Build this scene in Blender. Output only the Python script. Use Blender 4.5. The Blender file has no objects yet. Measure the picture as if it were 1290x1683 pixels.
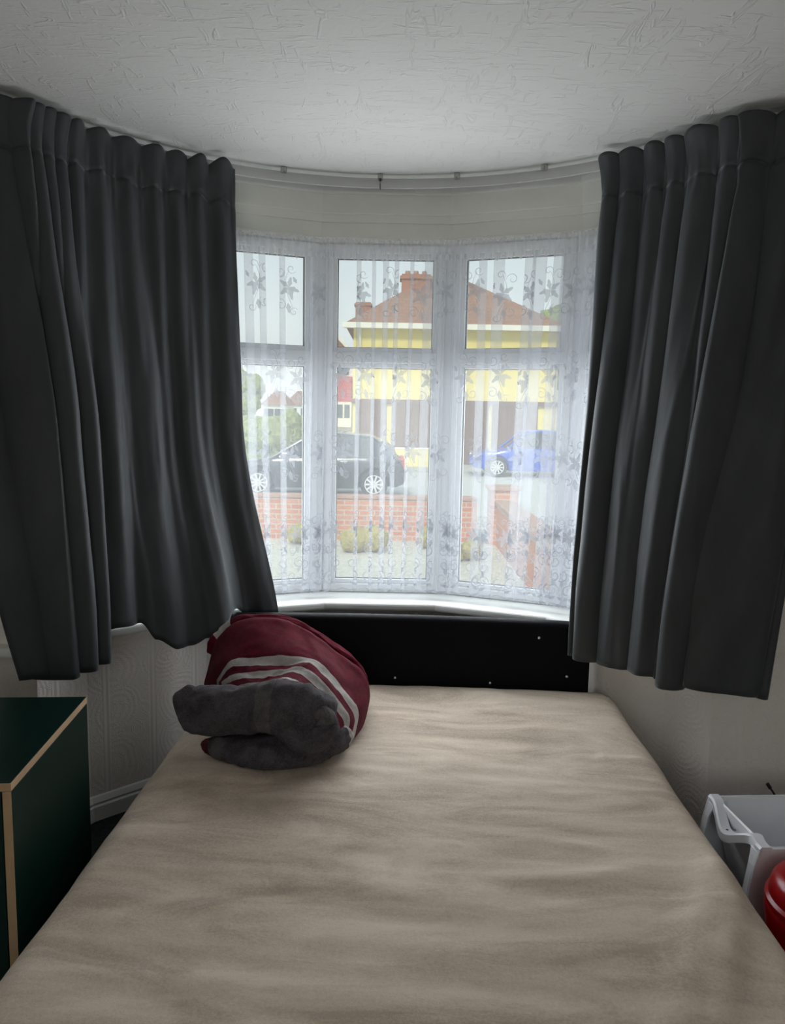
import bpy, bmesh, math, random
from math import sin, cos, pi, radians as R, atan2, sqrt
from mathutils import Vector, Matrix, noise

S = bpy.context.scene
C = S.collection
random.seed(7)

# ------------------------------------------------------------------ camera
CAM = Vector((0, 0, 1.45))
PITCH, ROLL, FPX = 7.18, 1.08, 1274.0
cam = bpy.data.cameras.new('camera')
cam.sensor_fit = 'VERTICAL'; cam.sensor_height = 36.0
cam.lens = FPX / 1683 * 36.0
cam.clip_start = 0.02; cam.clip_end = 500
camo = bpy.data.objects.new('camera', cam); C.objects.link(camo)
CM = Matrix.Rotation(R(90 - PITCH), 3, 'X') @ Matrix.Rotation(R(ROLL), 3, 'Z')
camo.matrix_world = Matrix.Translation(CAM) @ CM.to_4x4()
S.camera = camo

# ------------------------------------------------------------------ world, sun, daylight, exposure
S.view_settings.view_transform = 'Standard'
S.view_settings.look = 'None'
S.view_settings.gamma = 1.0
S.view_settings.exposure = 0.0
S.view_settings.use_curve_mapping = False
S.cycles.transparent_max_bounces = 24
S.cycles.max_bounces = 12
S.cycles.diffuse_bounces = 6
SKY_STRENGTH, SUN_STRENGTH = 1.25, 2.8
DAYLIGHT_OUT, DAYLIGHT_IN, REAR_FILL = 5.5, 5.4, 16.0
w = bpy.data.worlds.new('overcast_sky'); S.world = w; w.use_nodes = True
nt = w.node_tree; nt.nodes.clear()
tc = nt.nodes.new('ShaderNodeTexCoord'); sp = nt.nodes.new('ShaderNodeSeparateXYZ')
rp = nt.nodes.new('ShaderNodeValToRGB'); bg = nt.nodes.new('ShaderNodeBackground'); wo = nt.nodes.new('ShaderNodeOutputWorld')
nt.links.new(tc.outputs['Generated'], sp.inputs[0]); nt.links.new(sp.outputs['Z'], rp.inputs[0])
nt.links.new(rp.outputs[0], bg.inputs[0]); nt.links.new(bg.outputs[0], wo.inputs[0])
rp.color_ramp.elements[0].position = 0.0; rp.color_ramp.elements[0].color = (0.86, 0.88, 0.85, 1)
rp.color_ramp.elements[1].position = 0.30; rp.color_ramp.elements[1].color = (0.66, 0.78, 0.88, 1)
bg.inputs[1].default_value = SKY_STRENGTH
sun = bpy.data.lights.new('sun', 'SUN'); sun.energy = SUN_STRENGTH; sun.angle = R(12); sun.color = (1, 0.95, 0.86)
suno = bpy.data.objects.new('sun', sun); C.objects.link(suno)
suno.rotation_euler = (R(48), R(-14), 0)

# the bay: centre of its arc, inscribed radius of each layer, corner angles of its facets
BX, BY = -0.045, 1.89
CORN = [-77, -55, -33, -11, 11, 33, 55, 77]
R_WALL, R_SILL, R_WIN, R_OUT = 1.20, 1.14, 1.36, 1.46
CEIL, SILL_Z, WIN_TOP = 2.347, 0.70, 2.125
FRONT_Y = 2.40

def pol(deg, r):
    return (BX + r * sin(R(deg)), BY + r * cos(R(deg)))
def corner(deg, apo):
    return pol(deg, apo / cos(R(11)))

def daylight(x, y, z, sx, sy, watts, rx, rz, col=(0.93, 0.97, 1.0)):
    la = bpy.data.lights.new('window_daylight', 'AREA'); la.shape = 'RECTANGLE'
    la.size = sx; la.size_y = sy; la.energy = watts; la.color = col
    lo = bpy.data.objects.new('window_daylight', la); C.objects.link(lo)
    lo.location = (x, y, z); lo.rotation_euler = (R(rx), 0, R(rz))
for a in (-44, -22, 0, 22, 44):
    daylight(*pol(a, 1.56), 1.22, .52, 1.00, DAYLIGHT_OUT, -82, -a)       # outside the panes, shining in
for a in (-22, 0, 22):
    daylight(*pol(a, 1.19), 1.25, .44, .98, DAYLIGHT_IN, -88, -a)       # daylight spread by the net curtain
daylight(-.2, -2.32, 1.50, 1.9, 1.25, REAR_FILL, 90, 0, (1.0, .965, .92))              # added fill lamp brightening the room, set behind an invented rear window

# ------------------------------------------------------------------ helpers
def at(px, py, Y):
    """world point at depth Y seen at photo pixel (px, py)"""
    d = CM @ Vector(((px - 645) / FPX, -(py - 841.5) / FPX, -1))
    return CAM + d * (Y / d.y)

def link(name, me, m=None, parent=None, smooth=False):
    o = bpy.data.objects.new(name, me); C.objects.link(o)
    if m:
        for k in (m if isinstance(m, (list, tuple)) else [m]): me.materials.append(k)
    if parent: o.parent = parent
    if smooth:
        for p in me.polygons: p.use_smooth = True
    return o

def mesh(name, vs, fs, m=None, parent=None, smooth=False, mi=None):
    me = bpy.data.meshes.new(name); me.from_pydata([tuple(v) for v in vs], [], fs); me.update()
    o = link(name, me, m, parent, smooth)
    if mi:
        for p, k in zip(me.polygons, mi): p.material_index = k
    return o

def fix(o):
    bm = bmesh.new(); bm.from_mesh(o.data); bmesh.ops.recalc_face_normals(bm, faces=bm.faces); bm.to_mesh(o.data); bm.free(); return o

class MB:
    def __init__(s): s.v = []; s.f = []; s.mi = []; s.k = 0
    def add(s, vs, fs):
        n = len(s.v); s.v += [Vector(v) for v in vs]; s.f += [tuple(i + n for i in f) for f in fs]; s.mi += [s.k] * len(fs); return s
    def box(s, x0, x1, y0, y1, z0, z1, M=None):
        vs = [Vector((x, y, z)) for z in (z0, z1) for y in (y0, y1) for x in (x0, x1)]
        if M: vs = [M @ v for v in vs]
        return s.add(vs, [(0,2,3,1),(4,5,7,6),(0,1,5,4),(2,6,7,3),(0,4,6,2),(1,3,7,5)])
    def prism(s, pts, z0, z1):
        n = len(pts)
        vs = [(x, y, z0) for x, y in pts] + [(x, y, z1) for x, y in pts]
        fs = [tuple(range(n))[::-1], tuple(range(n, 2*n))] + [(i, (i+1)%n, (i+1)%n+n, i+n) for i in range(n)]
        return s.add(vs, fs)
    def extr(s, pts, axis_fn, a, b):
        n = len(pts)
        vs = [axis_fn(p, a) for p in pts] + [axis_fn(p, b) for p in pts]
        return s.add(vs, [tuple(range(n))[::-1], tuple(range(n, 2*n))] + [(i, (i+1)%n, (i+1)%n+n, i+n) for i in range(n)])
    def ring(s, rows, close=True, caps=False):
        n = len(rows[0]); vs = [p for r in rows for p in r]; fs = []
        for i in range(len(rows) - 1):
            for j in range(n if close else n - 1):
                k = (j + 1) % n
                fs.append((i*n + j, i*n + k, (i+1)*n + k, (i+1)*n + j))
        if caps: fs += [tuple(range(n))[::-1], tuple(range((len(rows)-1)*n, len(rows)*n))]
        return s.add(vs, fs)
    def tube(s, pts, r, n=10, rz=None):
        pts = [Vector(p) for p in pts]; rows = []
        up = Vector((0, 0, 1))
        for i, p in enumerate(pts):
            t = (pts[min(i+1, len(pts)-1)] - pts[max(i-1, 0)]).normalized()
            a = t.cross(up)
            if a.length < 1e-3: a = t.cross(Vector((1, 0, 0)))
            a.normalize(); b = a.cross(t)
            ra = r[i] if isinstance(r, (list, tuple)) else r
            rb = (rz[i] if isinstance(rz, (list, tuple)) else rz) if rz else ra
            rows.append([p + a*ra*cos(2*pi*k/n) + b*rb*sin(2*pi*k/n) for k in range(n)])
        return s.ring(rows, True, True)
    def lathe(s, prof, n=32, M=None, caps=True):
        rows = [[(r*cos(2*pi*k/n), r*sin(2*pi*k/n), z) for k in range(n)] for r, z in prof]
        if M: rows = [[M @ Vector(p) for p in row] for row in rows]
        return s.ring(rows, True, caps)
    def build(s, name, m=None, parent=None, smooth=False, bevel=0, seg=2, loc=None):
        o = mesh(name, s.v, s.f, m, parent, False, s.mi)
        fix(o)
        if bevel:
            md = o.modifiers.new('bevel', 'BEVEL'); md.width = bevel; md.segments = seg; md.limit_method = 'ANGLE'; md.angle_limit = R(40)
        if smooth: 
            o.data.shade_smooth() if hasattr(o.data, 'shade_smooth') else None
            if smooth != 'all':
                try: o.data.set_sharp_from_angle(angle=R(42))
                except Exception: pass
        if loc: o.location = loc
        return o

def tag(o, label, cat, group=None, kind=None):
    o['label'] = label; o['category'] = cat
    if group: o['group'] = group
    if kind: o['kind'] = kind
    return o
def thing(name, label, cat, loc=(0,0,0), rz=0, group=None):
    o = bpy.data.objects.new(name, None); C.objects.link(o); o.empty_display_size = .1
    o.location = loc; o.rotation_euler = (0, 0, rz)
    return tag(o, label, cat, group)
def struct(o): o['kind'] = 'structure'; return o

def cr(p0, p1, p2, p3, t):
    return 0.5*((2*p1) + (p2-p0)*t + (2*p0-5*p1+4*p2-p3)*t*t + (3*p1-p0-3*p2+p3)*t*t*t)
def spline(pts, n):
    """n points along a Catmull-Rom spline through pts (scalars or vectors)"""
    out = []; m = len(pts) - 1
    for k in range(n):
        u = k/(n-1)*m; i = min(int(u), m-1); t = u - i
        p0 = pts[i-1] if i > 0 else 2*pts[0] - pts[1]
        p3 = pts[i+2] if i+2 <= m else 2*pts[m] - pts[m-1]
        out.append(cr(p0, pts[i], pts[i+1], p3, t))
    return out
def interp(x, xs, ys):
    if x <= xs[0]: return ys[0]
    for i in range(len(xs)-1):
        if x <= xs[i+1]:
            t = (x-xs[i])/(xs[i+1]-xs[i]); t = t*t*(3-2*t)
            return ys[i] + (ys[i+1]-ys[i])*t
    return ys[-1]
def sm(t): t = max(0, min(1, t)); return t*t*(3-2*t)
def N1(x, y=0, z=0): return noise.noise(Vector((x, y, z)))

# ------------------------------------------------------------------ materials
def mat(name, col, rough=.6, spec=.5, metal=0, sheen=0, sheen_tint=None, coat=0):
    m = bpy.data.materials.new(name); m.use_nodes = True
    b = m.node_tree.nodes['Principled BSDF']
    b.inputs['Base Color'].default_value = (*col, 1); b.inputs['Roughness'].default_value = rough
    b.inputs['Specular IOR Level'].default_value = spec; b.inputs['Metallic'].default_value = metal
    if sheen:
        b.inputs['Sheen Weight'].default_value = sheen; b.inputs['Sheen Roughness'].default_value = .4
        if sheen_tint: b.inputs['Sheen Tint'].default_value = (*sheen_tint, 1)
    if coat: b.inputs['Coat Weight'].default_value = coat
    return m
class NB:
    """tiny node builder on a material"""
    def __init__(s, m): s.t = m.node_tree; s.b = s.t.nodes['Principled BSDF']
    def n(s, kind, **kw):
        x = s.t.nodes.new('ShaderNode' + kind)
        for k, v in kw.items():
            if k.startswith('i_'): x.inputs[k[2:].replace('_', ' ')].default_value = v
            else: setattr(x, k, v)
        return x
    def l(s, a, b): s.t.links.new(a, b)
    def coords(s, scale=(1,1,1), rot=(0,0,0)):
        c = s.n('TexCoord'); mp = s.n('Mapping'); mp.inputs['Scale'].default_value = scale; mp.inputs['Rotation'].default_value = rot
        s.l(c.outputs['Object'], mp.inputs[0]); return mp.outputs[0]
    def noise(s, vec, scale, detail=4, rough=.5, dist=0):
        x = s.n('TexNoise'); x.inputs['Scale'].default_value = scale; x.inputs['Detail'].default_value = detail
        x.inputs['Roughness'].default_value = rough; x.inputs['Distortion'].default_value = dist
        s.l(vec, x.inputs['Vector']); return x.outputs['Fac']
    def ramp(s, fac, stops):
        x = s.n('ValToRGB'); e = x.color_ramp.elements
        while len(e) < len(stops): e.new(.5)
        for k, (p, c) in enumerate(stops):
            e[k].position = p; e[k].color = (*c, 1) if len(c) == 3 else c
        s.l(fac, x.inputs[0]); return x.outputs[0]
    def math(s, op, a, b=None):
        x = s.n('Math', operation=op)
        for k, v in ((0, a), (1, b)):
            if v is None: continue
            if isinstance(v, (int, float)): x.inputs[k].default_value = v
            else: s.l(v, x.inputs[k])
        return x.outputs[0]
    def bump(s, h, strength=.3, dist=.01):
        x = s.n('Bump'); x.inputs['Strength'].default_value = strength; x.inputs['Distance'].default_value = dist
        s.l(h, x.inputs['Height']); s.l(x.outputs[0], s.b.inputs['Normal'])
    def color(s, c): s.l(c, s.b.inputs['Base Color'])

M = {}
def ceiling_mat():
    m = mat('ceiling_paper', (.67, .665, .65), .85, .2); b = NB(m)
    h = None
    for sc, rot, scale in (((1.0, 6.5, 1), 0.05, 7), ((1.2, 6.0, 1), -.5, 5), ((5, 1.1, 1), .35, 4.5)):
        f = b.noise(b.coords(sc, (0, 0, rot)), scale, 2.5, .55, 1.6)
        r = b.ramp(f, [(.60, (0,0,0)), (.66, (1,1,1)), (.72, (.25,.25,.25))])
        h = r if h is None else b.math('MAXIMUM', h, r)
    fine = b.noise(b.coords((1,1,1)), 55, 3)
    h2 = b.math('ADD', h, b.math('MULTIPLY', fine, .35))
    b.bump(h2, .42, .006); return m
def wallpaper_mat():
    m = mat('embossed_wallpaper', (.79, .735, .685), .8, .25); b = NB(m)
    v = b.coords((1,1,1))
    vo = b.n('TexVoronoi'); vo.inputs['Scale'].default_value = 6.5; vo.inputs['Randomness'].default_value = .55
    nz = b.n('TexNoise'); nz.inputs['Scale'].default_value = 5; nz.inputs['Detail'].default_value = 1
    b.l(v, nz.inputs['Vector'])
    mx = b.n('Mix', data_type='VECTOR'); mx.inputs[0].default_value = .07
    b.l(v, mx.inputs[4]); b.l(nz.outputs['Color'], mx.inputs[5]); b.l(mx.outputs[1], vo.inputs['Vector'])
    rings = b.math('SINE', b.math('MULTIPLY', vo.outputs['Distance'], 62))
    ringm = b.ramp(vo.outputs['Distance'], [(.12, (1,1,1)), (.62, (1,1,1)), (.70, (0,0,0))])
    curls = b.noise(v, 16, 1.5, .5, 3.5)
    curlr = b.ramp(curls, [(.46, (0,0,0)), (.50, (1,1,1)), (.54, (0,0,0))])
    sx = b.n('SeparateXYZ'); b.l(v, sx.inputs[0])
    u = b.math('ADD', sx.outputs['X'], b.math('MULTIPLY', sx.outputs['Y'], .6))
    st = b.math('SINE', b.math('MULTIPLY', u, 300))
    stm = b.ramp(b.math('FRACT', b.math('MULTIPLY', u, 5.0)), [(.80, (0,0,0)), (.84, (1,1,1)), (.97, (1,1,1)), (1.0, (0,0,0))])
    h = b.math('ADD', b.math('MULTIPLY', rings, b.math('MULTIPLY', ringm, .38)), b.math('MULTIPLY', curlr, .9))
    h = b.math('ADD', b.math('MULTIPLY', h, b.math('SUBTRACT', 1.0, stm)), b.math('MULTIPLY', st, b.math('MULTIPLY', stm, .6)))
    b.bump(h, .40, .003); return m
def curtain_mat():
    m = mat('charcoal_velvet', (.036, .039, .043), .62, .35, 0, .35, (.55, .62, .66)); b = NB(m)
    f = b.noise(b.coords((1,1,.35)), 9, 5, .6)
    b.color(b.ramp(f, [(.3, (.029, .032, .035)), (.7, (.046, .050, .054))]))
    b.bump(b.noise(b.coords((1,1,1)), 900, 2), .12, .001); return m
def sheet_mat():
    m = mat('beige_fleece', (.40, .335, .27), .95, .08, 0, .20, (.85, .8, .72)); b = NB(m)
    nap = b.noise(b.coords((.6, 1.7, 1), (0, 0, .15)), 3.6, 5, .6, 1.1)           # brushed pile lying either way
    fuzz = b.noise(b.coords((1, 1, 1)), 150, 3, .7)
    f = b.math('ADD', b.math('MULTIPLY', nap, .72), b.math('MULTIPLY', fuzz, .28))
    b.color(b.ramp(f, [(.38, (.46, .375, .30)), (.50, (.63, .525, .425)), (.62, (.74, .63, .52))]))
    h = b.math('ADD', b.math('MULTIPLY', b.noise(b.coords((1,1,1)), 300, 4, .75, .5), 1.0), b.math('MULTIPLY', b.noise(b.coords((.6, 1.3, 1)), 9, 3, .55, .8), 3.2))
    b.bump(h, .50, .0032); return m
def fleece_mat(name, c1, c2, scale=26):
    m = mat(name, c1, .95, .1, 0, .08, (.7, .65, .65)); b = NB(m)
    f = b.math('ADD', b.math('MULTIPLY', b.noise(b.coords((1,1,1)), scale, 5, .7), .5), b.math('MULTIPLY', b.noise(b.coords((1,1,1)), 240, 3, .85), .5))
    b.color(b.ramp(f, [(.40, c1), (.60, c2)]))
    b.bump(b.noise(b.coords((1,1,1)), 420, 4, .8), .8, .003); return m
def plain(name, c, rough=.6, spec=.5, var=.12, scale=8, bumpk=0, bscale=60, **k):
    m = mat(name, c, rough, spec, **k); b = NB(m)
    f = b.noise(b.coords((1,1,1)), scale, 5, .6)
    b.color(b.ramp(f, [(.3, tuple(x*(1-var) for x in c)), (.7, tuple(min(1, x*(1+var)) for x in c))]))
    if bumpk: b.bump(b.noise(b.coords((1,1,1)), bscale, 4, .6), bumpk, .002)
    return m
def brick_mat(name, c1, c2, mortar, scale=1.0, rot=(R(90),0,0), bw=.225, bh=.075, offs=.5):
    m = mat(name, c1, .9, .2); b = NB(m)
    t = b.n('TexBrick'); t.inputs['Scale'].default_value = scale; t.inputs['Brick Width'].default_value = bw; t.inputs['Row Height'].default_value = bh
    t.inputs['Mortar Size'].default_value = .010; t.offset = offs
    t.inputs['Color1'].default_value = (*c1, 1); t.inputs['Color2'].default_value = (*c2, 1); t.inputs['Mortar'].default_value = (*mortar, 1)
    b.l(b.coords((1,1,1), rot), t.inputs['Vector'])
    b.color(t.outputs['Color']); return m
def glass_mat():
    m = bpy.data.materials.new('window_glass'); m.use_nodes = True; t = m.node_tree; t.nodes.clear()
    o = t.nodes.new('ShaderNodeOutputMaterial'); a = t.nodes.new('ShaderNodeBsdfTransparent'); g = t.nodes.new('ShaderNodeBsdfGlossy')
    mx = t.nodes.new('ShaderNodeMixShader'); mx.inputs[0].default_value = .05
    a.inputs[0].default_value = (.95, .97, .96, 1); g.inputs['Roughness'].default_value = .03
    t.links.new(a.outputs[0], mx.inputs[1]); t.links.new(g.outputs[0], mx.inputs[2]); t.links.new(mx.outputs[0], o.inputs[0]); return m
def net_mat(name, opacity, col=(.90, .91, .95), trans=.5):
    m = bpy.data.materials.new(name); m.use_nodes = True; t = m.node_tree; t.nodes.clear()
    o = t.nodes.new('ShaderNodeOutputMaterial'); a = t.nodes.new('ShaderNodeBsdfTransparent')
    d = t.nodes.new('ShaderNodeBsdfDiffuse'); tr = t.nodes.new('ShaderNodeBsdfTranslucent')
    m1 = t.nodes.new('ShaderNodeMixShader'); m1.inputs[0].default_value = trans
    m2 = t.nodes.new('ShaderNodeMixShader'); m2.inputs[0].default_value = opacity
    d.inputs[0].default_value = (*col, 1); tr.inputs[0].default_value = (*col, 1)
    t.links.new(d.outputs[0], m1.inputs[1]); t.links.new(tr.outputs[0], m1.inputs[2])
    t.links.new(a.outputs[0], m2.inputs[1]); t.links.new(m1.outputs[0], m2.inputs[2]); t.links.new(m2.outputs[0], o.inputs[0]); return m

M['ceiling'] = ceiling_mat(); M['paper'] = wallpaper_mat(); M['curtain'] = curtain_mat(); M['sheet'] = sheet_mat()
M['plaster'] = plain('painted_plaster', (.82, .82, .77), .75, .3, .03, 6, .15, 40)
M['white'] = plain('white_gloss_paint', (.76, .76, .74), .4, .4, .03, 5)
M['upvc'] = plain('white_upvc', (.80, .81, .83), .35, .5, .02, 4)
M['gasket'] = mat('black_gasket', (.03, .03, .035), .7)
M['glass'] = glass_mat()
M['net'] = net_mat('net_voile', .26, (.86, .87, .92)); M['lace'] = net_mat('net_lace', .55, (.60, .61, .66), .42); M['nettop'] = net_mat('net_heading', .45, (.84, .85, .88))
M['rail'] = plain('rail_plastic', (.52, .52, .51), .45, .4, .04)
M['metal'] = mat('dull_steel', (.45, .44, .42), .35, .5, .9)
M['chrome'] = mat('chrome_stud', (.7, .7, .72), .2, .5, 1)
M['darkmetal'] = mat('dark_hook', (.05, .05, .05), .5)
M['carpet'] = plain('dark_carpet', (.020, .024, .024), .95, .1, .5, 60, .6, 300)
M['leather'] = plain('black_faux_leather', (.003, .003, .0045), .62, .10, .15, 20, .2, 180)
M['divan'] = plain('black_divan_fabric', (.015, .015, .017), .9, .2, .2, 40, .3, 250)
M['red'] = fleece_mat('maroon_fleece', (.062, .002, .008), (.135, .006, .020)); M['cream'] = fleece_mat('pale_grey_fleece', (.38, .35, .335), (.54, .51, .485))
M['grey'] = fleece_mat('grey_fleece', (.042, .037, .043), (.118, .107, .117), 18)
M['midgrey'] = fleece_mat('mid_grey_fleece', (.075, .067, .070), (.155, .14, .145), 18)
M['green'] = plain('dark_green_laminate', (.0012, .016, .0115), .32, .2, .06, 3)
M['birch'] = plain('birch_edge', (.42, .28, .16), .55, .35, .12, 14)
M['inside'] = plain('cabinet_front_green', (.004, .020, .015), .4, .5, .06)  # green of the cabinet doors and plinth
M['whiteplastic'] = plain('white_plastic', (.78, .79, .84), .35, .5, .03)
M['redplastic'] = mat('red_plastic', (.33, .004, .006), .28, .4)
M['black'] = mat('black_rubber', (.012, .012, .012), .55)

# ------------------------------------------------------------------ room shell
X0, X1, YB = -2.1, 2.1, -2.2
CL, CR = -1.13, 1.07                    # where the bay meets the front wall
def bay_line(apo, lo=-66, hi=66):
    """plan points of a bay layer from its left mouth to its right mouth"""
    pts = []
    def mouth(sgn):
        # point of the outermost facet (66 degrees) at the front wall line
        a = R(66)*sgn; nx, ny = sin(a), cos(a)
        y = FRONT_Y; x = BX + (apo - (y-BY)*ny)/nx
        return (x, y)
    pts.append(mouth(-1))
    for d in CORN[1:-1]: pts.append(corner(d, apo))
    pts.append(mouth(1))
    return pts
inner = bay_line(R_WALL); outer = bay_line(R_OUT)
room_poly = [(X0-.2, YB-.2), (X1+.2, YB-.2), (X1+.2, FRONT_Y+.05)] + outer[::-1] + [(X0-.2, FRONT_Y+.05)]
struct(MB().prism(room_poly, -.12, 0).build('floor', M['carpet']))
roof_poly = [(X0-.2, YB-.2), (X1+.2, YB-.2), (X1+.2, FRONT_Y+.30)] + bay_line(R_OUT+.06)[::-1][1:-1] + [(X0-.2, FRONT_Y+.30)]
struct(MB().prism(roof_poly, CEIL, CEIL+.25).build('ceiling', M['ceiling']))
struct(MB().box(X0-.2, X0, YB, FRONT_Y, 0, CEIL).build('wall_left', M['paper']))
struct(MB().box(X1, X1+.2, YB, FRONT_Y, 0, CEIL).build('wall_right', M['paper']))
bw_ = MB().box(X0-.2, -1.2, YB-.2, YB, 0, CEIL).box(.8, X1+.2, YB-.2, YB, 0, CEIL).box(-1.2, .8, YB-.2, YB, 0, .85).box(-1.2, .8, YB-.2, YB, 2.15, CEIL)
struct(bw_.build('wall_back', M['paper']))
rw = MB().box(-1.2, -1.14, YB-.12, YB-.06, .85, 2.15).box(.74, .8, YB-.12, YB-.06, .85, 2.15).box(-1.14, .74, YB-.12, YB-.06, .85, .91).box(-1.14, .74, YB-.12, YB-.06, 2.09, 2.15).box(-.23, -.17, YB-.12, YB-.06, .91, 2.09)
rw = struct(rw.build('window_6', M['upvc'], bevel=.004))  # unseen window, added with its opening to let fill light in
for xa, xb in ((-1.14, -.23), (-.17, .74)): MB().box(xa, xb, YB-.092, YB-.088, .91, 2.09).build('pane', M['glass'], rw)
# front wall either side of the bay mouth, and the bay's own low wall
fw = MB(); il, ir = inner[0], inner[-1]; ol, orr = outer[0], outer[-1]
fw.prism([(X0-.2, FRONT_Y), (il[0], FRONT_Y), corner(-55, R_WALL), corner(-55, R_OUT), (X0-.2, FRONT_Y+.3)], 0, CEIL)
struct(fw.build('wall_front_left', M['paper']))
fw = MB(); fw.prism([(X1+.2, FRONT_Y), (X1+.2, FRONT_Y+.3), corner(55, R_OUT), corner(55, R_WALL), (ir[0], FRONT_Y)], 0, CEIL)
struct(fw.build('wall_front_right', M['paper']))
lw = MB(); lw.prism(inner[1:-1] + outer[1:-1][::-1], 0, SILL_Z-.035); struct(lw.build('wall_bay', M['paper']))
# lintel over the windows: board, slightly thicker upper board, cornice strip
def layer(a0, a1, z0, z1): return MB().prism([corner(d, a0) for d in CORN[1:-1]] + [corner(d, a1) for d in CORN[1:-1]][::-1], z0, z1)
struct(layer(1.335, R_OUT, WIN_TOP, CEIL).build('wall_lintel', M['plaster']))
struct(layer(1.326, 1.336, 2.207, CEIL-.001).build('trim_1', M['plaster'], bevel=.004))
struct(layer(1.318, 1.327, 2.237, CEIL-.001).build('trim_2', M['plaster'], bevel=.004))
struct(layer(1.300, 1.327, 2.313, CEIL-.001).build('trim_3', M['white'], bevel=.006))
struct(layer(1.318, 1.336, WIN_TOP+.002, WIN_TOP+.026).build('trim_4', M['white'], bevel=.004))
# window board (sill) with rounded nose, returning a little along the front wall
sl = MB(); s_in = bay_line(R_SILL)
front = [(-1.30, FRONT_Y-.055), (s_in[0][0]-.035, FRONT_Y-.055)] + s_in[1:-1] + [(s_in[-1][0]+.035, FRONT_Y-.055), (1.10, FRONT_Y-.055)]
back = [(-1.30, FRONT_Y+.02)] + [(il[0]-.02, FRONT_Y+.02)] + [corner(d, R_WIN+.03) for d in CORN[1:-1]] + [(ir[0]+.02, FRONT_Y+.02), (1.10, FRONT_Y+.02)]
sl.prism(front + back[::-1], SILL_Z-.034, SILL_Z)
struct(sl.build('window_sill', M['white'], bevel=.012, seg=3))
# skirting
def skirting(name, pts):
    """moulded profile swept along a plan polyline (room side on the left of travel)"""
    prof = [(0, 0), (.018, 0), (.018, .052), (.013, .058), (.015, .066), (.009, .078), (.006, .084), (0, .087)]
    rows = []
    P = [Vector((x, y)) for x, y in pts]
    for i, p in enumerate(P):
        t0 = (P[i]-P[i-1]).normalized() if i else (P[1]-P[0]).normalized()
        t1 = (P[i+1]-P[i]).normalized() if i < len(P)-1 else t0
        n0 = Vector((t0.y, -t0.x)); n1 = Vector((t1.y, -t1.x)); n = (n0+n1).normalized(); k = 1/max(.3, n.dot(n0))
        rows.append([(p.x + n.x*d*k, p.y + n.y*d*k, z) for d, z in prof])
    struct(MB().ring(rows, True, True).build(name, M['white']))
skirting('baseboard_front', [(X0, FRONT_Y)] + inner + [(X1, FRONT_Y)])
skirting('baseboard_right', [(X1, FRONT_Y-.03), (X1, YB)])
skirting('baseboard_left', [(X0, YB), (X0, FRONT_Y-.03)])

# ------------------------------------------------------------------ windows of the bay
def window(n, a):
    W = 2*R_WIN*math.tan(R(11)); hw = W/2
    x, y = pol(a, R_WIN)
    T = Matrix.Translation((x, y, 0)) @ Matrix.Rotation(R(-a), 4, 'Z')      # local x along the facet, +y outwards
    z0, z1, zt = SILL_Z+.001, WIN_TOP-.001, 1.678
    e = .022; f = .030; fr = MB()
    fr.box(-hw+e, -hw+e+f, -.035, .035, z0, z1).box(hw-e-f, hw-e, -.035, .035, z0, z1)
    fr.box(-hw+e+f, hw-e-f, -.035, .035, z0, z0+.035).box(-hw+e+f, hw-e-f, -.035, .035, z1-.035, z1)
    root = fr.build('window_%d' % n, M['upvc'], bevel=.003); root.matrix_world = T; struct(root)
    MB().box(-hw+e+f, hw-e-f, -.036, .034, zt-.022, zt+.022).build('transom', M['upvc'], root, bevel=.004)
    xa, xb = -hw+e+f, hw-e-f
    for nm, za, zb in (('lower_sash', z0+.035, zt-.022), ('upper_sash', zt+.022, z1-.035)):
        s = MB(); k = .018
        s.box(xa, xa+k, -.02, .025, za, zb).box(xb-k, xb, -.02, .025, za, zb).box(xa+k, xb-k, -.02, .025, za, za+k).box(xa+k, xb-k, -.02, .025, zb-k, zb)
        so = s.build(nm, M['upvc'], root, bevel=.003)
        g = MB(); xc, xd, zc, zd, q = xa+k, xb-k, za+k, zb-k, .003
        g.box(xc, xc+q, -.006, .006, zc, zd).box(xd-q, xd, -.006, .006, zc, zd).box(xc+q, xd-q, -.006, .006, zc, zc+q).box(xc+q, xd-q, -.006, .006, zd-q, zd)
        g.build('gasket', M['gasket'], so)
        MB().box(xc+q, xd-q, -.002, .002, zc+q, zd-q).build('pane', M['glass'], so)
for n, a in enumerate((-44, -22, 0, 22, 44)): window(n+1, a)
for n, d in enumerate(CORN[1:-1]):
    x, y = corner(d, R_WIN)
    p = MB().lathe([(.031, SILL_Z+.001), (.031, WIN_TOP-.001)], 10).build('trim_%d' % (n+5), M['upvc'], smooth=True); p.location = (x, y, 0); struct(p)

# ------------------------------------------------------------------ curtain rail
P_END = 66.0
def rail_xy(p, r):
    """plan position along the rail: arc of radius r up to P_END degrees, then straight along the front wall"""
    s = 1 if p >= 0 else -1; q = abs(p)
    if q <= P_END: return pol(p, r)
    d = R(q-P_END)*1.17; k = sm(d/.10)
    x = 1.17*sin(R(P_END)) + (r-1.17)*sin(R(P_END))*(1-k) + d
    y = 1.17*cos(R(P_END)) + (r-1.17)*(cos(R(P_END))*(1-k) + k)
    y -= .5*d*(1-k)*.4
    return (BX + s*x, BY + y)
rail = thing('curtain_rail', 'grey plastic curtain rail curving round the bay under the ceiling', 'curtain rail', (BX, BY+1.17, CEIL-.05))
rows = []
for k in range(121):
    p = -80 + 160*k/120
    rows.append([Vector((*rail_xy(p, 1.17+dr), z)) - rail.location for dr, z in ((-.006, 2.297), (.006, 2.297), (.008, 2.305), (.008, 2.323), (.004, 2.331), (-.004, 2.331), (-.008, 2.323), (-.008, 2.305))])
MB().ring(rows, True, True).build('track', M['rail'], rail, True)
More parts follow.
